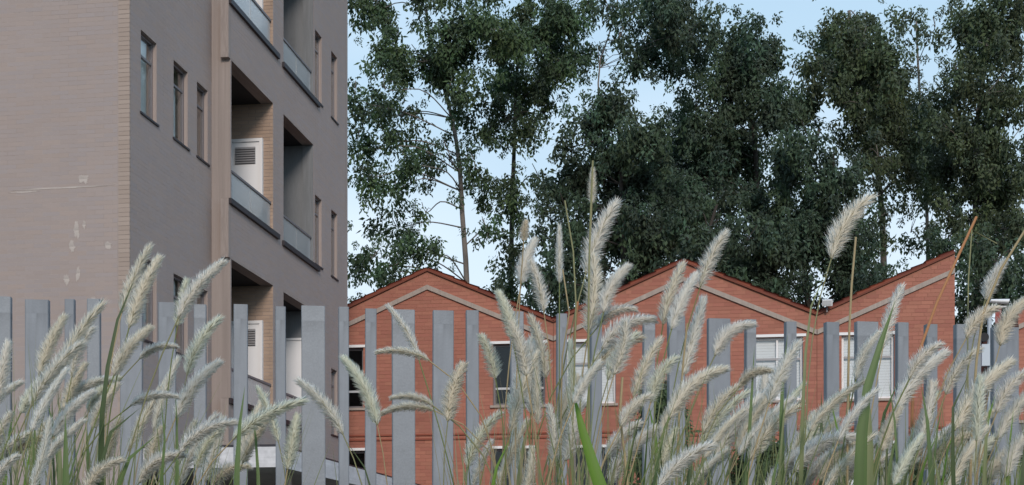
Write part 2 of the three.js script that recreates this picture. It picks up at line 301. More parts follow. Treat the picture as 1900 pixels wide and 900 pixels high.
    part('lintel', box(a - 0.06, b + 0.06, y1 + 0.002, y1 + 0.055, -0.05, 0.03), M.whitePaint, W);
    part('sill', box(a - 0.05, b + 0.05, y0 - 0.05, y0 - 0.002, -0.08, 0.05), M.concrete, W);
  }
  return H;
}
const up = (a, b, dark) => ({ a, b, y0: E + 3.38, y1: E + 4.62, dark });
const low = (a, b, dark) => ({ a, b, y0: E + 0.9, y1: E + 2.5, dark });
house('red brick gabled house beside the tan tower, dark window panes', -6.05, -2.59, 2.585, [up(-2.29, -1.35, true), up(1.35, 2.42, true), low(-2.2, -1.3, true), low(1.3, 2.2, true)]);
house('red brick gabled middle house with pale slatted window blinds', -0.87, -2.59, 2.595, [up(-2.33, -1.34, false), up(1.34, 2.33, false), low(-2.2, -1.3, true), low(1.3, 2.2, false)]);
house('red brick half gable house ending in a tall plain corner', 4.33, -2.6, 0, [up(-2.13, -1.13, false), low(-2.0, -1.1, false)]);
house('red brick house standing alone across the narrow gap', 8.1, -2.6, 2.6, [up(1.1, 2.0, true)]);
{ // floodlight in the roof valley
  const p = at(1535, 566, 27.2), L = thing('floodlight', 'small white floodlight mounted in the roof valley between brick gables', 'lamp', [p.x, p.y - 0.06, p.z]);
  part('bracket', merge([box(-0.015, 0.015, -0.06, 0.08, -0.1, -0.08), box(-0.015, 0.015, 0.05, 0.08, -0.1, 0)]), M.alu, L);
  const h = part('housing', new THREE.BoxGeometry(0.19, 0.12, 0.09), M.whitePaint, L); h.position.set(0, 0.1, 0.03); h.rotation.x = 0.3;
  const l = part('lens', new THREE.BoxGeometry(0.16, 0.09, 0.01), M.aluLight, L); l.position.set(0, 0.088, 0.078); l.rotation.x = 0.3;
}
{ // service pole in the gap
  const d = 24, b = at(1836, 1062, d), s = d / F, P = thing('service_pole', 'pale blue metal service pole with lamp and black boxes beside the brick corner', 'pole', [b.x, 0, b.z]);
  const y = (py) => E + (HORIZON - py) * s;
  part('post', new THREE.CylinderGeometry(0.035, 0.05, y(572), 14).translate(0, y(572) / 2, 0), std(0.42, 0.48, 0.54, 0.5), P);
  part('lamp_arm', merge([new THREE.CylinderGeometry(0.018, 0.018, 0.4, 8).rotateZ(Math.PI / 2).translate(0.08, y(570), 0)]), M.aluLight, P);
  part('lamp_head', (() => { const g = new THREE.CylinderGeometry(0.05, 0.085, 0.30, 12); g.rotateZ(Math.PI / 2 - 0.15); g.scale(1, 0.55, 1); g.translate(0.16, y(560), 0.02); return g; })(), M.whitePaint, P);
  part('red_sign', box(0.09, 0.19, y(602), y(572), 0.02, 0.035), std(0.30, 0.06, 0.05, 0.7), P);
  part('meter_box', (() => { const g = new THREE.CylinderGeometry(0.075, 0.075, 0.09, 18); g.rotateX(Math.PI / 2); g.translate(-0.1, y(627), 0.06); return g; })(), M.dark, P);
  part('cabinet', box(-0.14, 0.02, y(680), y(640), -0.02, 0.1), std(0.45, 0.52, 0.58, 0.5), P);
  part('conduit', merge([box(-0.1, -0.05, y(725), y(682), 0, 0.05), box(0.03, 0.075, y(700), y(664), 0, 0.05)]), M.dark, P);
}
{ // low wall in the gap behind
  const b = at(1840, 1062, 25), W = thing('boundary_wall', 'low rendered boundary wall with tan coping between the brick houses', 'wall', [b.x + 0.3, 0, b.z]);
  const y = E + (HORIZON - 786) * 25 / F; part('wall', box(-0.75, 0.9, 0, y, 0, -0.15), M.greyRender, W); part('coping', box(-0.78, 0.93, y, y + 0.05, 0.03, -0.18), M.concrete, W);
}

// ---------------------------------------------------------------- eucalyptus trees behind the houses
function leafSpray(seed, n, R, len, wid) {
  const r = rng(seed), pos = [], nor = [];
  for (let i = 0; i < n; i++) {
    const a = r() * 6.283, e = Math.acos(2 * r() - 1), k = R * Math.cbrt(r()), p = V(Math.sin(e) * Math.cos(a) * k, Math.cos(e) * k, Math.sin(e) * Math.sin(a) * k);
    const d = V(r() - 0.5, -0.35 - 0.7 * r() + 0.3, r() - 0.5).normalize(), s = V(r() - 0.5, (r() - 0.5) * 0.7, r() - 0.5).cross(d).normalize(), L = len * (0.7 + 0.6 * r()), w = wid * (0.7 + 0.6 * r());
    const q = p.clone().addScaledVector(d, L * 0.4), A = q.clone().addScaledVector(s, w / 2), B = q.clone().addScaledVector(s, -w / 2), C = p.clone().addScaledVector(d, L), N = s.clone().cross(d).normalize();
    for (const v of [p, A, C, p, C, B]) { pos.push(v.x, v.y, v.z); nor.push(N.x, N.y, N.z); }
  }
  const g = new THREE.BufferGeometry(); g.setAttribute('position', new THREE.Float32BufferAttribute(pos, 3)); g.setAttribute('normal', new THREE.Float32BufferAttribute(nor, 3)); return g;
}
const spray = leafSpray(77, 46, 0.36, 0.19, 0.088);
const leafMat = new THREE.MeshPhysicalMaterial({ roughness: 0.8, side: THREE.DoubleSide, transmission: 0.3, thickness: 0 });
function taperTube(pts, r0, r1, rad = 7, seg = 10) {
  const c = new THREE.CatmullRomCurve3(pts), g = new THREE.TubeGeometry(c, seg, 1, rad, false), p = g.attributes.position;
  for (let i = 0; i <= seg; i++) { const o = c.getPointAt(i / seg), k = r0 + (r1 - r0) * i / seg; for (let j = 0; j <= rad; j++) { const n = i * (rad + 1) + j; p.setXYZ(n, o.x + (p.getX(n) - o.x) * k, o.y + (p.getY(n) - o.y) * k, o.z + (p.getZ(n) - o.z) * k); } }
  return g;
}
// clumps: [px, py, rx, ry, density]
function tree(label, seed, d, trunkPts, r0, bark, clumps, green, opts = {}) {
  const r = rng(seed), foot = at(trunkPts[0][0], HORIZON, d); foot.y = 0;
  const T = thing('eucalyptus_tree', label, 'tree', [foot.x, 0, foot.z], 'tall eucalyptus trees behind the houses');
  const rel = (v) => v.clone().sub(foot), tp = [V(0, 0, 0), ...trunkPts.map(([x, y, dd = 0]) => rel(at(x, y, d + dd)))];
  r0 *= 0.72; part('trunk', taperTube(tp, r0, r0 * 0.3, 9, 26), bark, T);
  const curve = new THREE.CatmullRomCurve3(tp), mats = [], cols = [];
  const e = new THREE.Euler(), q = new THREE.Quaternion();
  clumps.forEach(([x, y, rx, ry, den = 1, cg = 1], ci) => {
    const dd = d + (r() - 0.66) * 3.4, c = rel(at(x, y, dd)), k = dd / F, RX = rx * k, RY = ry * k;
    let best = 0.2, bd = 1e9; for (let t = 0.15; t <= 1; t += 0.03) { const p = curve.getPointAt(t), dist = p.distanceTo(c) + Math.max(0, p.y - c.y + RY * 0.3) * 1.6; if (dist < bd) { bd = dist; best = t; } }
    const a = curve.getPointAt(best), m = a.clone().lerp(c, 0.5).add(V((r() - 0.5) * 0.6, 0.15 + 0.3 * r(), (r() - 0.5) * 0.6));
    part('limb', taperTube([a, m, c, c.clone().add(V((r() - 0.5) * RX, RY * 0.7, (r() - 0.5) * RX))], r0 * 0.22 * (1.1 - 0.5 * best), 0.012, 5, 10), bark, T);
    const subs = Math.max(4, Math.round(RX * RY * 6)), area = RX * RY;
    for (let s = 0; s < subs; s++) {
      const th = r() * 6.283, ph = Math.acos(2 * r() - 1), kk = Math.pow(r(), 0.42) * 0.92;
      const sc = V(Math.sin(ph) * Math.cos(th) * RX * kk, Math.cos(ph) * RY * kk, Math.sin(ph) * Math.sin(th) * RX * 0.9 * kk), tone = 0.65 + 0.7 * r(), sr = 0.2 + 0.26 * r(), yel = r();
      if (s % 3 === 0) { const tip = c.clone().add(sc); const lb = c.clone().lerp(tip, 0.55).add(V(0, 0.1, 0)); part('twig', taperTube([c, lb, tip], 0.02, 0.006, 3, 3), bark, T); }
      const n = Math.round(68 * Math.max(0.25, den) * area / subs);
      for (let i = 0; i < n; i++) {
        const g = () => (r() + r() + r() - 1.5) * 1.35;
        const loose = r() < 0.26, w = loose ? sr * 2.6 : sr, p = c.clone().add(sc).add(V(g() * w * 0.85, g() * w * 1.2 - 0.1, g() * w * 0.85)), S = loose ? 0.35 + 0.4 * r() : 0.55 + 0.5 * r();
        mats.push(new THREE.Matrix4().compose(p, q.setFromEuler(e.set((r() - 0.5) * 0.5, r() * 6.28, (r() - 0.5) * 0.5)), V(S, S, S)));
        const f = tone * (0.75 + 0.5 * r()) * cg; cols.push([(green[0] + 0.02 * yel) * f, (green[1] + 0.012 * yel) * f, green[2] * f]);
      }
    }
  });
  const im = new THREE.InstancedMesh(spray, leafMat, mats.length), col = new THREE.Color();
  mats.forEach((m, i) => { im.setMatrixAt(i, m); im.setColorAt(i, col.setRGB(...cols[i])); });
  im.name = 'crown'; im.userData.kind = 'stuff'; im.castShadow = im.receiveShadow = true; T.add(im); return T;
}
const G1 = [0.037, 0.086, 0.031], G2 = [0.028, 0.070, 0.036], G3 = [0.048, 0.084, 0.034];
tree('tall airy eucalyptus rising over the gable beside the tan tower, forked pale trunk', 201, 44, [[866, 520], [858, 400], [852, 300], [832, 190], [800, 90], [790, 10]], 0.2, M.bark, [
  [790, 115, 72, 62, 1.2], [735, 95, 40, 45], [855, 70, 55, 60, 1.1], [905, 55, 60, 55], [830, 175, 60, 40, 0.7], [690, 25, 42, 40], [675, 5, 30, 25], [780, -30, 70, 40], [870, -20, 60, 40],
  [715, 165, 40, 32, 0.6], [690, 215, 40, 35, 0.7], [665, 275, 32, 45, 0.7], [725, 260, 42, 40, 0.5], [760, 300, 42, 40, 0.6], [800, 290, 35, 45, 0.6], [835, 290, 30, 40, 0.5], [690, 330, 45, 28, 0.6], [735, 350, 35, 28, 0.5], [660, 180, 25, 40, 0.6],
  [880, 300, 30, 45, 0.6], [905, 350, 30, 40, 0.5], [735, 420, 42, 42, 0.9], [760, 470, 60, 22, 0.9], [690, 480, 40, 28, 0.8], [805, 470, 32, 26, 0.8], [720, 500, 45, 22, 0.8], [905, 430, 28, 45, 0.4], [790, 395, 30, 25, 0.3], [660, 500, 22, 30, 0.7], [745, 215, 40, 30, 0.5]], G1);
tree('broad dark eucalyptus with drooping foliage above the gable, right of the forked trunk', 202, 47, [[948, 560], [950, 400], [955, 250], [960, 120], [980, 20]], 0.2, M.barkDark, [
  [960, 85, 62, 55, 1.2], [1025, 80, 60, 65, 1.1], [1050, 25, 60, 45, 1.1], [975, 15, 50, 40, 0.9], [935, 160, 55, 45, 1.1], [1000, 150, 48, 42, 1], [940, 225, 50, 38, 1.1], [985, 225, 35, 40, 0.8], [1050, 140, 40, 40, 0.8], [900, 195, 35, 40, 0.8],
  [1075, 100, 25, 50, 0.7], [950, 330, 30, 45, 0.5], [960, 400, 35, 45, 0.6], [950, 470, 38, 42, 0.8], [940, 530, 40, 30, 1], [1000, 330, 25, 35, 0.3], [1090, 10, 35, 25, 0.7], [1010, 210, 30, 30, 0.7]], G1);
tree('eucalyptus with slender pale trunk and high hanging crown', 203, 42, [[1122, 520], [1122, 380], [1115, 250], [1112, 120], [1135, 50], [1150, -20]], 0.085, M.bark, [
  [1225, 30, 60, 48, 1], [1215, 95, 52, 42, 1.1], [1265, 70, 50, 48, 0.9], [1290, 50, 35, 32, 0.7], [1185, 110, 30, 40, 0.8], [1170, 25, 40, 32, 0.7], [1130, 15, 32, 28, 0.5], [1250, 125, 36, 26, 0.6], [1240, -10, 60, 35, 1], [1150, 70, 16, 26, 0.3]], G2);
tree('dense rounded dark eucalyptus with a dome crown behind the middle house', 204, 41, [[1160, 560], [1155, 420], [1150, 250], [1150, 190]], 0.24, M.barkDark, [
  [1150, 215, 55, 42, 1.2, 1.25], [1110, 255, 55, 48, 1.2], [1190, 255, 48, 55, 1.2, 1.2], [1140, 300, 80, 55, 1.3], [1090, 330, 48, 48, 1.2], [1185, 345, 60, 55, 1.2], [1130, 390, 75, 55, 1.2], [1060, 400, 45, 55, 1.1], [1190, 425, 62, 52, 1.2], [1110, 460, 68, 48, 1.2], [1050, 480, 45, 45, 1.1], [1180, 495, 62, 42, 1.2], [1020, 390, 30, 40, 0.7], [1020, 520, 45, 40, 1.1], [1090, 530, 60, 35, 1.2], [1060, 270, 25, 25, 0.6], [1010, 440, 28, 32, 0.7], [1230, 290, 30, 40, 1], [1240, 400, 45, 50, 1.1], [1040, 340, 35, 45, 1], [1050, 545, 50, 30, 1.1], [1150, 540, 60, 30, 1.1], [985, 560, 35, 25, 1]], G2);
tree('large green eucalyptus with a rounded top over the middle gable', 205, 45, [[1408, 540], [1405, 400], [1400, 260], [1385, 120], [1380, 60]], 0.26, M.barkDark, [
  [1385, 75, 52, 38, 1], [1350, 115, 55, 48, 1.1], [1425, 115, 52, 52, 1], [1395, 160, 70, 50, 1.2], [1320, 180, 50, 45, 1], [1455, 170, 42, 45, 1], [1290, 215, 45, 40, 1], [1345, 225, 58, 45, 1.2], [1270, 270, 48, 42, 1.1], [1320, 290, 62, 45, 1.3, 1.2], [1415, 225, 42, 38, 0.9], [1360, 335, 55, 45, 1.2], [1290, 350, 58, 45, 1.2], [1240, 330, 38, 45, 1], [1480, 220, 35, 42, 0.9], [1380, 390, 50, 30, 0.7], [1270, 200, 30, 30, 0.7], [1385, 120, 50, 45, 1.1], [1440, 215, 40, 35, 1], [1350, 270, 55, 45, 1.1], [1395, 285, 40, 40, 0.9], [1240, 270, 35, 40, 1], [1310, 400, 60, 40, 1.1], [1415, 380, 45, 35, 0.8], [1340, 460, 60, 40, 1], [1270, 440, 55, 40, 1.1]], G2);
tree('bushy low eucalyptus filling the space above the roof valley', 206, 40, [[1300, 560], [1310, 450], [1330, 380]], 0.2, M.barkDark, [
  [1255, 400, 58, 48, 1.2], [1320, 420, 62, 45, 1.1], [1230, 455, 55, 42, 1.2], [1300, 470, 62, 38, 1.1], [1380, 450, 55, 42, 1], [1395, 500, 62, 38, 1.2], [1345, 510, 52, 30, 1.1], [1220, 490, 45, 32, 1.1]], G2);
tree('dark spreading eucalyptus above the zigzag roof dip', 207, 41, [[1500, 590], [1490, 450], [1500, 320], [1520, 240]], 0.22, M.barkDark, [
  [1500, 255, 38, 40, 1], [1480, 310, 52, 48, 1.2], [1545, 320, 48, 48, 1.2], [1440, 350, 40, 42, 1], [1510, 375, 62, 45, 1.3], [1570, 380, 40, 45, 1.1, 1.2], [1460, 420, 52, 42, 1.1], [1530, 440, 60, 42, 1.2], [1590, 440, 42, 40, 1], [1460, 480, 55, 38, 1.2], [1530, 500, 62, 38, 1.2], [1600, 500, 45, 35, 1.1], [1430, 530, 45, 28, 1.1], [1570, 545, 55, 25, 1.1], [1500, 550, 50, 25, 1.1], [1450, 390, 45, 40, 1], [1560, 430, 50, 45, 1.1], [1620, 520, 40, 30, 1], [1490, 440, 55, 40, 1.1], [1430, 460, 45, 40, 1], [1410, 540, 45, 30, 1.1]], G2);
tree('tall eucalyptus with a narrow pointed top above the roof dip', 208, 46, [[1640, 520], [1635, 380], [1615, 230], [1590, 110], [1575, 20]], 0.25, M.bark, [
  [1570, 40, 36, 36, 1], [1600, 75, 48, 42, 1.1], [1550, 95, 45, 38, 1.1], [1640, 110, 45, 45, 1.2, 1.1], [1590, 135, 60, 45, 1.2], [1520, 110, 32, 32, 0.9], [1650, 170, 45, 50, 1.2], [1600, 195, 45, 40, 1.2], [1640, 230, 40, 45, 1.1], [1590, 250, 28, 32, 0.9], [1630, 290, 35, 30, 0.6], [1660, 340, 30, 26, 0.5], [1605, 310, 22, 28, 0.5], [1640, 400, 26, 35, 0.5], [1620, 455, 30, 35, 0.8], [1560, 130, 50, 40, 1.1], [1625, 150, 55, 50, 1.1], [1665, 215, 40, 45, 1.1], [1620, 90, 45, 40, 1], [1680, 265, 40, 40, 1], [1600, 280, 35, 35, 0.9], [1600, 40, 35, 35, 0.9], [1525, 125, 32, 32, 0.9], [1510, 165, 26, 30, 0.9], [1690, 330, 40, 30, 0.7]], G3);
tree('eucalyptus with a thin lacy crest of twigs against the sky', 209, 50, [[1722, 560], [1720, 400], [1712, 250], [1705, 150], [1700, 40]], 0.16, M.bark, [
  [1690, 35, 45, 18, 0.35], [1735, 50, 28, 24, 0.4], [1665, 45, 20, 20, 0.3], [1715, 200, 30, 35, 0.9], [1700, 250, 40, 40, 1], [1735, 290, 45, 40, 1], [1690, 305, 40, 30, 0.8], [1740, 350, 35, 32, 0.6], [1700, 370, 30, 28, 0.4], [1690, 430, 30, 32, 0.35], [1725, 420, 25, 30, 0.4], [1745, 230, 45, 40, 1], [1715, 310, 50, 35, 0.9], [1690, 190, 28, 30, 0.9], [1735, 470, 25, 30, 0.6]], G3);
tree('wide layered eucalyptus over the tall brick corner', 210, 44, [[1815, 600], [1812, 450], [1810, 300], [1820, 170], [1850, 40]], 0.24, M.bark, [
  [1790, 45, 52, 38, 1.1, 1.2], [1850, 25, 62, 40, 1.1], [1905, 40, 50, 48, 0.9], [1830, 85, 58, 25, 0.7], [1890, 110, 40, 25, 0.6], [1765, 190, 48, 30, 1], [1830, 175, 52, 36, 1], [1890, 190, 50, 46, 1.1], [1800, 240, 58, 38, 1.1], [1870, 265, 58, 46, 1.2], [1770, 300, 46, 36, 1], [1830, 320, 55, 42, 1], [1900, 340, 48, 48, 1.1], [1780, 365, 38, 38, 0.8], [1840, 390, 52, 42, 1], [1900, 420, 48, 42, 1], [1800, 430, 40, 36, 0.9], [1775, 130, 30, 22, 0.6], [1800, 130, 50, 30, 0.8], [1860, 140, 50, 35, 0.8], [1800, 290, 55, 40, 1], [1860, 330, 55, 45, 1], [1760, 240, 45, 40, 1], [1880, 80, 55, 35, 0.9], [1820, 60, 60, 35, 1], [1870, 440, 50, 40, 1], [1760, 400, 30, 40, 0.7]], G3);
tree('dark shrubby eucalyptus filling the gap beyond the brick corner', 211, 39, [[1850, 640], [1850, 560], [1845, 480]], 0.16, M.barkDark, [
  [1810, 480, 40, 38, 1.1], [1870, 480, 45, 40, 1.1], [1830, 530, 48, 36, 1.2], [1895, 535, 40, 40, 1.1], [1800, 570, 38, 34, 1.1], [1860, 585, 45, 36, 1.2], [1780, 520, 30, 32, 0.9], [1820, 630, 42, 38, 1.1], [1880, 640, 42, 38, 1.1], [1760, 450, 24, 30, 0.6]], G2);

// ---------------------------------------------------------------- shrubs between fence and houses
function shrub(label, px, py, d, w, seed) {
  const c = at(px, HORIZON, d), r = rng(seed), S = thing('shrub', label, 'shrub', [c.x, 0, c.z], 'shrubs behind the fence'), H = E + (HORIZON - py) * d / F, mats = [], cols = [];
  for (let i = 0; i < 5; i++) part('stem', taperTube([V(0, 0, 0), V((r() - 0.5) * w * 0.4, H * 0.4, (r() - 0.5) * 0.5), V((r() - 0.5) * w * 0.8, H * 0.8, (r() - 0.5) * 0.7)], 0.025, 0.008, 5, 6), M.barkDark, S);
  for (let i = 0; i < 420; i++) { const a = r() * 6.28, k = Math.sqrt(r()), y = H * (0.1 + 0.85 * Math.pow(r(), 0.7)), t = Math.sqrt(Math.max(0.05, 1 - Math.pow(y / H, 3))); mats.push(new THREE.Matrix4().compose(V(Math.cos(a) * k * w / 2 * t, y, Math.sin(a) * k * 0.6 * t), new THREE.Quaternion().setFromEuler(new THREE.Euler(r(), r() * 6, r())), V(0.32, 0.32, 0.32))); const f = 0.7 + 0.7 * r(); cols.push([0.05 * f, 0.085 * f, 0.03 * f]); }
  const im = new THREE.InstancedMesh(spray, leafMat, mats.length), col = new THREE.Color(); mats.forEach((m, i) => { im.setMatrixAt(i, m); im.setColorAt(i, col.setRGB(...cols[i])); });
  im.name = 'foliage'; im.userData.kind = 'stuff'; S.add(im);
}
shrub('leafy green shrub under the tall brick corner behind the fence', 1755, 792, 17, 1.1, 31);
shrub('green shrub at the gap between the brick houses behind the fence', 1862, 800, 15, 1.0, 32);
shrub('olive shrub in front of the middle house behind the fence', 1225, 690, 14, 0.7, 33);
shrub('low olive shrub below the half gable house window', 1640, 815, 16, 1.0, 34);
shrub('low green shrub in front of the middle house wall', 1420, 800, 15, 1.2, 35);

// ---------------------------------------------------------------- fence of upright steel bars
{
  const dAt = (px) => 5.95 + 0.70 * px / 1900, a = at(0, HORIZON, dAt(0));
  const FN = thing('steel_fence', 'grey blue steel fence of upright flat bars behind the feathery grass', 'fence', [a.x, 0, a.z]);
  const b = at(1900, HORIZON, dAt(1900)), ang = Math.atan2(-(b.z - a.z), b.x - a.x); FN.rotation.y = ang;
  const along = (px) => { const p = at(px, HORIZON, dAt(px)); return Math.hypot(p.x - a.x, p.z - a.z) * (px < 0 ? -1 : 1); };
  const bars = [[-118, -88], [-55, -38], [-20, 20], [48, 92], [120, 138], [164, 188], [222, 263], [296, 328], [360, 383], [433, 459], [513, 532], [561, 605], [629, 648], [676, 697], [729, 771], [800, 838], [866, 889], [944, 967], [1030, 1048], [1092, 1112], [1190, 1211], [1238, 1268], [1311, 1351], [1380, 1398], [1456, 1475], [1531, 1555], [1586, 1626], [1661, 1681], [1715, 1735], [1770, 1816], [1841, 1888], [1925, 1945], [1985, 2025]];
  const r = rng(8);
  bars.forEach(([p, q], i) => {
    const x0 = along(p), x1 = along(q), top = E + 1.165 + (r() - 0.5) * 0.012 - 0.004 * i / 30, w = x1 - x0;
    const sh = new THREE.Shape(); sh.moveTo(-w / 2 + 0.003, -0.02); sh.lineTo(w / 2 - 0.003, -0.02); sh.lineTo(w / 2, -0.017); sh.lineTo(w / 2, 0.017); sh.lineTo(w / 2 - 0.003, 0.02); sh.lineTo(-w / 2 + 0.003, 0.02); sh.lineTo(-w / 2, 0.017); sh.lineTo(-w / 2, -0.017); sh.closePath();
    const g = new THREE.ExtrudeGeometry(sh, { depth: top - 0.4, bevelEnabled: false }); g.rotateX(-Math.PI / 2);
    const m = part('bar', g, M.slat[i % 3], FN); m.position.set((x0 + x1) / 2, 0.4, 0); m.rotation.z = (r() - 0.5) * 0.006; m.rotation.y = (r() - 0.5) * 0.1;
  });
  const x0 = along(-140), x1 = along(2060);
  part('rail', box(x0, x1, E + 0.12, E + 0.16, -0.03, -0.065), M.slat[0], FN); part('rail', box(x0, x1, 0.75, 0.79, -0.03, -0.065), M.slat[0], FN);
  part('kerb', box(x0, x1, 0.2, 0.66, 0.06, -0.1), M.concrete, FN);
}

// ---------------------------------------------------------------- feathery grass
const hairMat = new THREE.MeshPhysicalMaterial({ roughness: 0.95, side: THREE.DoubleSide, transmission: 0.5, thickness: 0, vertexColors: true });
const hairMats = [hairMat, hairMat, ...[[0.95, 0.95, 0.93], [1, 0.97, 0.90], [0.94, 0.98, 0.90], [0.93, 0.90, 0.82]].map((c) => { const m = hairMat.clone(); m.color.setRGB(...c); return m; })];
const stemMats = [std(0.16, 0.19, 0.07, 0.8), std(0.34, 0.27, 0.15, 0.85), std(0.22, 0.22, 0.11, 0.85), std(0.42, 0.20, 0.09, 0.85)];
const bladeMat = (r, g, b) => { const m = new THREE.MeshPhysicalMaterial({ roughness: 0.6, side: THREE.DoubleSide, transmission: 0.3, thickness: 0, map: streaks }); m.color.setRGB(r, g, b); return m; };
const bladeMats = [bladeMat(0.13, 0.22, 0.06), bladeMat(0.24, 0.29, 0.12), bladeMat(0.42, 0.37, 0.22), bladeMat(0.07, 0.12, 0.035), bladeMat(0.14, 0.30, 0.012), bladeMat(0.52, 0.45, 0.32)];
function plumeGeo(seed, bend, hairs = 2100, L = 0.16, W = 0.041) {
  const r = rng(seed), pos = [], nor = [], col = [];
  const axis = (s) => V(bend * 4 * s * (1 - s) * L, s * L, 0), tan = (s) => V(bend * 4 * (1 - 2 * s), 1, 0).normalize();
  const tri = (a, b, c, n, k) => { const f = b.clone().sub(a).cross(c.clone().sub(a)).dot(n) < 0; for (const v of f ? [a, c, b] : [a, b, c]) { pos.push(v.x, v.y, v.z); nor.push(n.x, n.y, n.z); col.push(...k); } };
  const env = (s) => Math.min(1, 0.62 + 2.4 * s) * Math.pow(Math.max(0, 1 - s), 0.3) * (0.86 + 0.14 * Math.cos((s - 0.35) * 3));
  // rachis with closely packed spikelets
  for (let i = 0; i < 150; i++) {
    const s = 0.01 + 0.95 * r(), a = r() * 6.283, t = tan(s), u = V(Math.cos(a), 0, Math.sin(a)), o = axis(s), out = u.clone().multiplyScalar(0.0022 * env(s) + 0.0006), d = t.clone().multiplyScalar(0.0075).add(u.clone().multiplyScalar(0.002));
    const side = t.clone().cross(u).multiplyScalar(0.0008), p = o.clone().add(out.clone().multiplyScalar(0.4)), q = p.clone().addScaledVector(d, 0.5).add(out.clone().multiplyScalar(0.4)), e = p.clone().add(d), k = 0.7 + 0.5 * r(), c = [0.42 * k, 0.40 * k, 0.28 * k];
    tri(p, q.clone().add(side), e, u, c); tri(p, e, q.clone().sub(side), u, c);
  }
  // fused mat of bristles round the rachis, streaked lengthwise
  const nr = 14, ns = 16, ring = (i, j) => { const s = 0.005 + 0.985 * i / ns, a = j / nr * 6.283 + 0.5 * s, k = 0.20 * env(s) * W / 2 * (0.88 + 0.24 * hash2(seed * 7 + j % nr, 3)) * (0.9 + 0.2 * hash2(seed + i, j % nr)), o = axis(s); return [o.clone().add(V(Math.cos(a) * k, 0, Math.sin(a) * k)), V(Math.cos(a), 0.15, Math.sin(a)).normalize(), hash2(seed * 3 + j % nr, 5)]; };
  for (let i = 0; i < ns; i++) for (let j = 0; j < nr; j++) {
    const [a, na, ca] = ring(i, j), [b] = ring(i, j + 1), [c, nc] = ring(i + 1, j), [e] = ring(i + 1, j + 1), k = ca < 0.2 ? 0.62 : 0.86 + 0.16 * ca, kc = [0.44 * k, 0.43 * k, 0.31 * k];
    tri(a, b, c, na, kc); tri(b, e, c, nc, kc);
  }
  for (let i = 0; i < hairs; i++) {
    const s = Math.pow(r(), 0.9) * 0.95, a = r() * 6.283, t = tan(s), u = V(Math.cos(a), 0, Math.sin(a)), o = axis(s);
    const reach = env(s) * W / 2 * (0.55 + 0.5 * r()), len = 0.009 + 0.012 * r();
    const d = t.clone().multiplyScalar(len).add(u.clone().multiplyScalar(reach)).add(V((r() - 0.5) * 0.004, (r() - 0.5) * 0.004, (r() - 0.5) * 0.004));
    const side = d.clone().cross(V(r() - 0.5, r() - 0.5, r() - 0.5)).normalize().multiplyScalar(0.0004 + 0.0002 * r()), p = o.clone().addScaledVector(u, 0.001), e = p.clone().add(d), mid = p.clone().addScaledVector(d, 0.55), k = 0.92 + 0.12 * r();
    const n = u.clone().multiplyScalar(0.8).add(t.clone().multiplyScalar(0.3)).normalize(), c = [0.90 * k, 0.90 * k, 0.84 * k];
    tri(p, mid.clone().add(side), e, n, c); tri(p, e, mid.clone().sub(side), n, c);
  }
  const g = new THREE.BufferGeometry(); g.setAttribute('position', new THREE.Float32BufferAttribute(pos, 3)); g.setAttribute('normal', new THREE.Float32BufferAttribute(nor, 3)); g.setAttribute('color', new THREE.Float32BufferAttribute(col, 3)); return g;
}
const plumes = [0.0, 0.03, 0.06, 0.1].flatMap((b, i) => [plumeGeo(400 + i, b), plumeGeo(450 + i, b, 1350)]);
function bladeGeo(pts, w, seg = 8) {   // folded, tapering leaf along a curve
  const c = new THREE.CatmullRomCurve3(pts), pos = [], uv = [], idx = [];
  for (let i = 0; i <= seg; i++) {
    const s = i / seg, o = c.getPointAt(s), t = c.getTangentAt(s), side = t.clone().cross(V(FWD.x, 0.15, FWD.z)).normalize(), n = side.clone().cross(t), k = w / 2 * Math.min(1, 0.55 + 1.4 * s) * Math.pow(Math.max(0, 1 - s), 0.6);
    for (const q of [-1, 0, 1]) { const p = o.clone().addScaledVector(side, q * k).addScaledVector(n, q === 0 ? -k * 0.35 : 0); pos.push(p.x, p.y, p.z); uv.push(q * 0.04 + 0.5, s * 0.5); }
    if (i < seg) { const a = i * 3; idx.push(a, a + 3, a + 1, a + 1, a + 3, a + 4, a + 1, a + 4, a + 2, a + 2, a + 4, a + 5); }
  }
  const g = new THREE.BufferGeometry(); g.setAttribute('position', new THREE.Float32BufferAttribute(pos, 3)); g.setAttribute('uv', new THREE.Float32BufferAttribute(uv, 2)); g.setIndex(idx); g.computeVertexNormals(); return g;
}
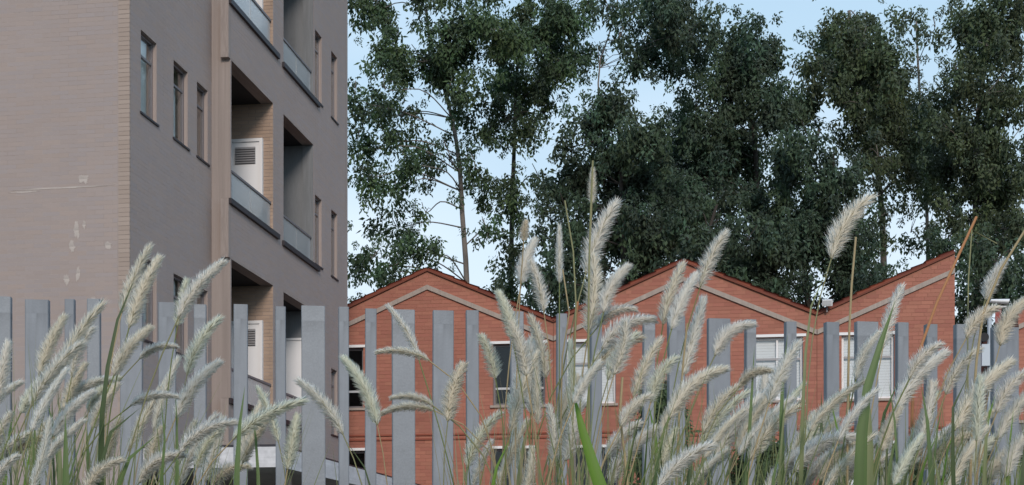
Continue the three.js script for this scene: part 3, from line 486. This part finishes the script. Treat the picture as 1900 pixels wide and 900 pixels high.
const clumpDefs = [   // bearing of the root, distance, label, random plumes, blades, lower/upper reach of the random plumes
  [-10, 3.3, 'feathery grass tuft before the blank tan wall, pale plumes thinly spread', 5, 22, 690],
  [95, 3.1, 'thickest pale feathery grass tuft in front of the blank tan tower wall', 9, 34, 640],
  [210, 3.4, 'feathery grass tuft with two upright plumes at the tower corner bricks', 6, 30, 700],
  [330, 3.6, 'feathery grass tuft with steep plumes below the slit tower windows', 5, 20, 730],
  [455, 3.5, 'feathery grass tuft with arched plumes before the white canopy', 3, 10, 790],
  [680, 3.7, 'sparse feathery grass tuft with plumes leaning towards the tower, on thin stalks', 0, 4, 820],
  [905, 3.5, 'dry beige feathery grass tuft in front of the dark paned window', 10, 34, 690],
  [1010, 3.3, 'feathery grass tuft with straw coloured stalks left of the bright green blade', 9, 34, 700],
  [1110, 3.0, 'tallest feathery grass tuft with long bent plume and bright green blade', 7, 30, 640],
  [1235, 3.5, 'feathery grass tuft with paired upright plumes before the middle gable', 8, 30, 680],
  [1350, 3.1, 'feathery grass tuft with large slanted plumes before the pale blinds', 8, 34, 720],
  [1470, 3.4, 'feathery grass tuft mixed with green blades under the roof dip', 9, 38, 720],
  [1585, 3.2, 'feathery grass tuft with a big lone plume and broad green leaf', 9, 34, 740],
  [1700, 3.5, 'feathery grass tuft with orange dry stalks before the tall brick corner', 9, 36, 730],
  [1810, 3.3, 'feathery grass tuft with long slanted plumes before the pale blue pole', 8, 34, 740],
  [1925, 3.5, 'feathery grass tuft with grey bare stalks beyond the pale blue pole', 6, 26, 680],
];
const groundY = 0.55, clumps = clumpDefs.map(([px, d, label], i) => { const p = at(px, HORIZON, d); const o = thing('feathery_grass', label, 'grass tuft', [p.x, groundY, p.z], 'feathery grass tufts along the fence'); o.userData.kind = 'thing'; return { o, px, d, root: V(p.x, groundY, p.z) }; });
const nearest = (px) => clumps.reduce((b, c) => Math.abs(c.px - px) < Math.abs(b.px - px) ? c : b);
const gr = rng(909);
function addStem(cl, path, rad, mat) { part('stem', taperTube(path, rad * 1.25, rad * 0.8, 5, 14), mat, cl.o); }
function plume(bx, by, tx, ty, w, opt = {}) {
  { const kx = (tx - bx) * 0.06, ky = (ty - by) * 0.06; tx += kx; ty += ky; bx -= kx; by -= ky; w *= 1.2; }
  const root = opt.root ?? bx - (tx - bx) * 0.9 + (opt.drift ?? 0), cl = opt.clump || nearest(Math.max(-30, Math.min(1940, root)));
  const d = cl.d + (opt.dd ?? (gr() - 0.5) * 0.7), B = at(bx, by, d), Tp = at(tx, ty, d + (gr() - 0.5) * 0.05), o = cl.root;
  const Y = Tp.clone().sub(B), len = Y.length(); Y.normalize();
  let X = V(0, 1, 0).addScaledVector(Y, -Y.y); if (X.length() < 0.25) X = RIGHT.clone().addScaledVector(Y, -Y.dot(RIGHT)); X.normalize(); const Z = X.clone().cross(Y);
  const horiz = Math.min(1, Math.abs(Tp.x - B.x) / len), vi = Math.min(3, Math.floor(horiz * 3.2 + gr() * 0.9)), g = plumes[vi * 2 + (gr() < 0.5 ? 0 : 1)];
  const mesh = part('plume', g, hairMats[Math.floor(gr() * 6)], cl.o), sc = len / 0.16, ws = (w * d / F) / 0.030;
  mesh.matrixAutoUpdate = true; const m = new THREE.Matrix4().makeBasis(X, Y, Z), q = new THREE.Quaternion().setFromRotationMatrix(m);
  mesh.quaternion.copy(q); mesh.position.copy(B).sub(o); mesh.scale.set(ws, sc, ws); mesh.rotateY(0);
  const tan0 = Y.clone().addScaledVector(X, [0, 0.12, 0.24, 0.4][vi]).normalize();
  const R = V((gr() - 0.5) * 0.12, 0, (gr() - 0.5) * 0.12), b = B.clone().sub(o), h = b.y;
  const c1 = R.clone().add(V((b.x - R.x) * 0.12, h * 0.5, (b.z - R.z) * 0.12)), c2 = b.clone().addScaledVector(tan0, -Math.min(0.35, h * 0.35));
  const cv = new THREE.CubicBezierCurve3(R, c1, c2, b.clone().addScaledVector(tan0, 0.01)); addStem(cl, cv.getPoints(10), 0.0016 + 0.0005 * gr(), stemMats[Math.floor(gr() * 3)]);
}
// plumes that can be told apart in the photograph: base, tip, width
[[228, 575, 276, 462, 23], [242, 602, 293, 484, 26], [62, 748, 150, 640, 27], [100, 715, 187, 570, 25], [75, 690, 118, 592, 24], [135, 695, 172, 612, 24], [215, 692, 277, 611, 24], [262, 664, 326, 644, 16], [335, 585, 412, 490, 25], [330, 600, 346, 522, 22], [350, 690, 406, 594, 26], [330, 770, 404, 676, 26], [246, 752, 328, 738, 18], [118, 757, 202, 706, 22], [338, 838, 436, 786, 25], [-8, 750, 14, 640, 26], [-12, 850, 18, 770, 26], [12, 862, 92, 812, 24], [172, 792, 216, 716, 22], [262, 893, 338, 846, 26], [395, 905, 462, 868, 26], [438, 812, 560, 746, 26], [515, 815, 480, 724, 18],
 [632, 800, 556, 710, 25], [697, 782, 640, 670, 26], [772, 655, 722, 572, 16], [792, 668, 702, 655, 16], [802, 762, 712, 768, 18], [800, 752, 728, 740, 16], [832, 776, 858, 680, 30], [918, 698, 893, 625, 26], [950, 625, 925, 545, 24], [975, 692, 948, 600, 28], [870, 862, 926, 770, 26], [1012, 695, 985, 592, 24], [968, 522, 992, 448, 24], [1008, 572, 985, 488, 24], [972, 445, 976, 410, 16], [1038, 520, 1038, 424, 14], [1090, 500, 1142, 380, 34], [1092, 610, 1100, 480, 34], [1098, 375, 1100, 316, 15], [1122, 575, 1165, 496, 26], [1112, 605, 1178, 576, 22], [1122, 645, 1212, 596, 30], [1100, 690, 1188, 628, 28], [1140, 690, 1160, 600, 30],
 [1232, 596, 1266, 494, 26], [1248, 606, 1290, 514, 26], [1302, 526, 1346, 434, 28], [1268, 690, 1304, 560, 26], [1210, 742, 1254, 666, 28], [1248, 772, 1342, 688, 30], [1330, 657, 1396, 604, 26], [1136, 893, 1214, 798, 30], [1226, 902, 1318, 828, 30], [1330, 852, 1432, 728, 36], [1290, 905, 1346, 846, 28], [1374, 716, 1432, 690, 20], [1430, 742, 1480, 640, 28], [1394, 850, 1480, 756, 28], [1480, 872, 1582, 814, 32], [1496, 832, 1572, 730, 30], [1546, 474, 1614, 370, 36], [1640, 640, 1672, 536, 24], [1666, 757, 1752, 658, 30], [1758, 727, 1816, 650, 26], [1776, 792, 1872, 676, 32], [1716, 866, 1802, 808, 30], [1796, 624, 1850, 572, 28], [1858, 636, 1902, 560, 30], [1830, 552, 1864, 486, 24], [1852, 762, 1908, 690, 28], [1640, 905, 1716, 862, 28], [1690, 700, 1745, 640, 26], [1560, 905, 1600, 850, 26], [1868, 880, 1915, 800, 28], [1590, 700, 1630, 620, 20], [1800, 880, 1850, 812, 26]].forEach((p) => plume(...p));
// further plumes among them
clumpDefs.forEach(([px, d, label, n, blades, top], i) => {
  const cl = clumps[i], r = rng(6000 + i);
  for (let k = 0; k < n * 0.7; k++) {
    const lean = px > 850 && px < 1040 ? -0.2 + 0.7 * r() : 0.05 + 0.85 * r(), bx = px + (r() - 0.5) * 130 + 20, by = top + 60 + r() * (930 - top - 60), L = 75 + 75 * r();
    plume(bx, by, bx + Math.sin(lean) * L, by - Math.cos(lean) * L, 17 + 9 * r(), { clump: cl, dd: (r() - 0.4) * 1.0 });
  }
  const fine = [];
  for (let k = 0; k < blades * 0.75; k++) {
    const dd = d + (r() - 0.45) * 0.9, tx = px + (r() - 0.42) * 190, ty = top + 40 + r() * (960 - top), T = at(tx, ty, dd).sub(cl.root), R = V((r() - 0.5) * 0.2, 0, (r() - 0.5) * 0.2);
    const m = R.clone().lerp(T, 0.5).add(V(-(T.x - R.x) * 0.22, 0.08, (r() - 0.5) * 0.06)), m2 = R.clone().lerp(T, 0.8).add(V(-(T.x - R.x) * 0.08, 0.06, 0));
    const warm = px > 850 && px < 1060 ? 0.65 : 0.25, mat = r() < warm ? (r() < 0.5 ? 2 : 5) : (r() < 0.55 ? 1 : r() < 0.6 ? 0 : 3);
    part('blade', bladeGeo([R, m, m2, T], 0.006 + 0.009 * r(), 8), bladeMats[mat], cl.o);
  }
  for (let k = 0; k < blades * 2; k++) {
    const T = V((r() - 0.36) * 0.42, (0.68 + 0.42 * r()) * (1 + (900 - top) / 1400), (r() - 0.5) * 0.34), R = V((r() - 0.5) * 0.2, 0, (r() - 0.5) * 0.2), m = R.clone().lerp(T, 0.55).add(V(-T.x * 0.25, 0.06, 0));
    fine.push(bladeGeo([R, m, T], 0.004 + 0.006 * r(), 5));
  }
  if (fine.length) { const f = part('fine_blades', merge(fine), bladeMats[px > 850 && px < 1060 ? 2 : 1], cl.o); f.userData.kind = 'stuff'; }
});
// single leaves and dry stalks: points in bearing/elevation, width in metres
function blade(pts, w, mat, d) { const cl = nearest(pts[0][0]), D = d ?? cl.d - 0.1, P = pts.map(([x, y]) => at(x, y, D).sub(cl.root)); part('blade', bladeGeo([V(P[0].x * 0.3, 0, P[0].z * 0.3), ...P], w * 1.4, 14), bladeMats[mat], cl.o); }
blade([[1125, 930], [1095, 850], [1062, 722]], 0.055, 4, 2.8);
blade([[122, 930], [122, 860], [121, 765]], 0.034, 0, 2.8); blade([[102, 930], [98, 830], [96, 700]], 0.011, 3, 2.9);
blade([[190, 760], [208, 640], [228, 560], [252, 512]], 0.020, 3, 3.0); blade([[180, 900], [195, 830], [222, 775], [262, 755]], 0.022, 3, 2.9); blade([[215, 910], [240, 850], [268, 812], [292, 806]], 0.026, 0, 2.9); blade([[300, 880], [306, 800], [298, 736]], 0.016, 0, 2.9);
blade([[1598, 830], [1605, 740], [1630, 650], [1662, 556]], 0.042, 0, 2.9); blade([[1612, 860], [1612, 780], [1600, 690]], 0.045, 1, 3.0); blade([[1486, 900], [1500, 600], [1516, 530], [1540, 488]], 0.014, 1, 3.1); blade([[1768, 800], [1772, 735], [1800, 690]], 0.018, 3, 3.0); blade([[690, 900], [672, 860], [640, 815]], 0.012, 3, 3.3); blade([[1450, 790], [1452, 700], [1462, 618]], 0.022, 0, 3.2); blade([[1385, 900], [1395, 730], [1400, 640]], 0.018, 0, 3.3);
{ const r = rng(71); for (const [px, n] of [[40, 3], [160, 4], [290, 3], [470, 2], [930, 2], [1180, 4], [1300, 4], [1420, 6], [1520, 6], [1640, 5], [1740, 6], [1850, 6]]) for (let k = 0; k < n; k++) { const x = px + (r() - 0.5) * 110, l = (r() - 0.35) * 70, y = 700 + 150 * r(); blade([[x, 930], [x + l * 0.3, (930 + y) / 2], [x + l * 0.7, y + 25], [x + l * 1.15, y - 10]], 0.012 + 0.018 * r(), [0, 0, 1, 3, 4][Math.floor(r() * 5)], 2.9 + 0.7 * r()); } }
function stalk(pts, rad, mat, d) { const cl = nearest(pts[0][0]), P = pts.map(([x, y]) => at(x, y, d ?? cl.d).sub(cl.root)); addStem(cl, [V(P[0].x * 0.4, 0, P[0].z * 0.4), ...P], rad, stemMats[mat]); }
stalk([[1572, 900], [1574, 700], [1578, 560], [1588, 440]], 0.0032, 1); stalk([[1690, 900], [1700, 680], [1735, 570], [1772, 488], [1812, 402]], 0.0042, 3); stalk([[1800, 900], [1815, 640], [1830, 560], [1868, 480], [1905, 422]], 0.0036, 1); stalk([[1812, 402], [1832, 425], [1850, 452]], 0.0022, 2, 3.5);
stalk([[1095, 900], [1092, 560], [1098, 340], [1100, 298]], 0.0026, 2); stalk([[1062, 900], [1068, 520], [1060, 440], [1048, 372]], 0.0022, 2); stalk([[1040, 900], [1045, 640], [1058, 560], [1044, 500]], 0.0022, 1); stalk([[1165, 900], [1150, 780], [1155, 700]], 0.0035, 1); stalk([[1060, 900], [1064, 640], [1072, 560]], 0.004, 3); stalk([[1255, 900], [1262, 740], [1275, 600]], 0.003, 1);

scene.traverse((o) => { if (o.isMesh) { o.castShadow = true; o.receiveShadow = true; } });
renderer.render(scene, camera);
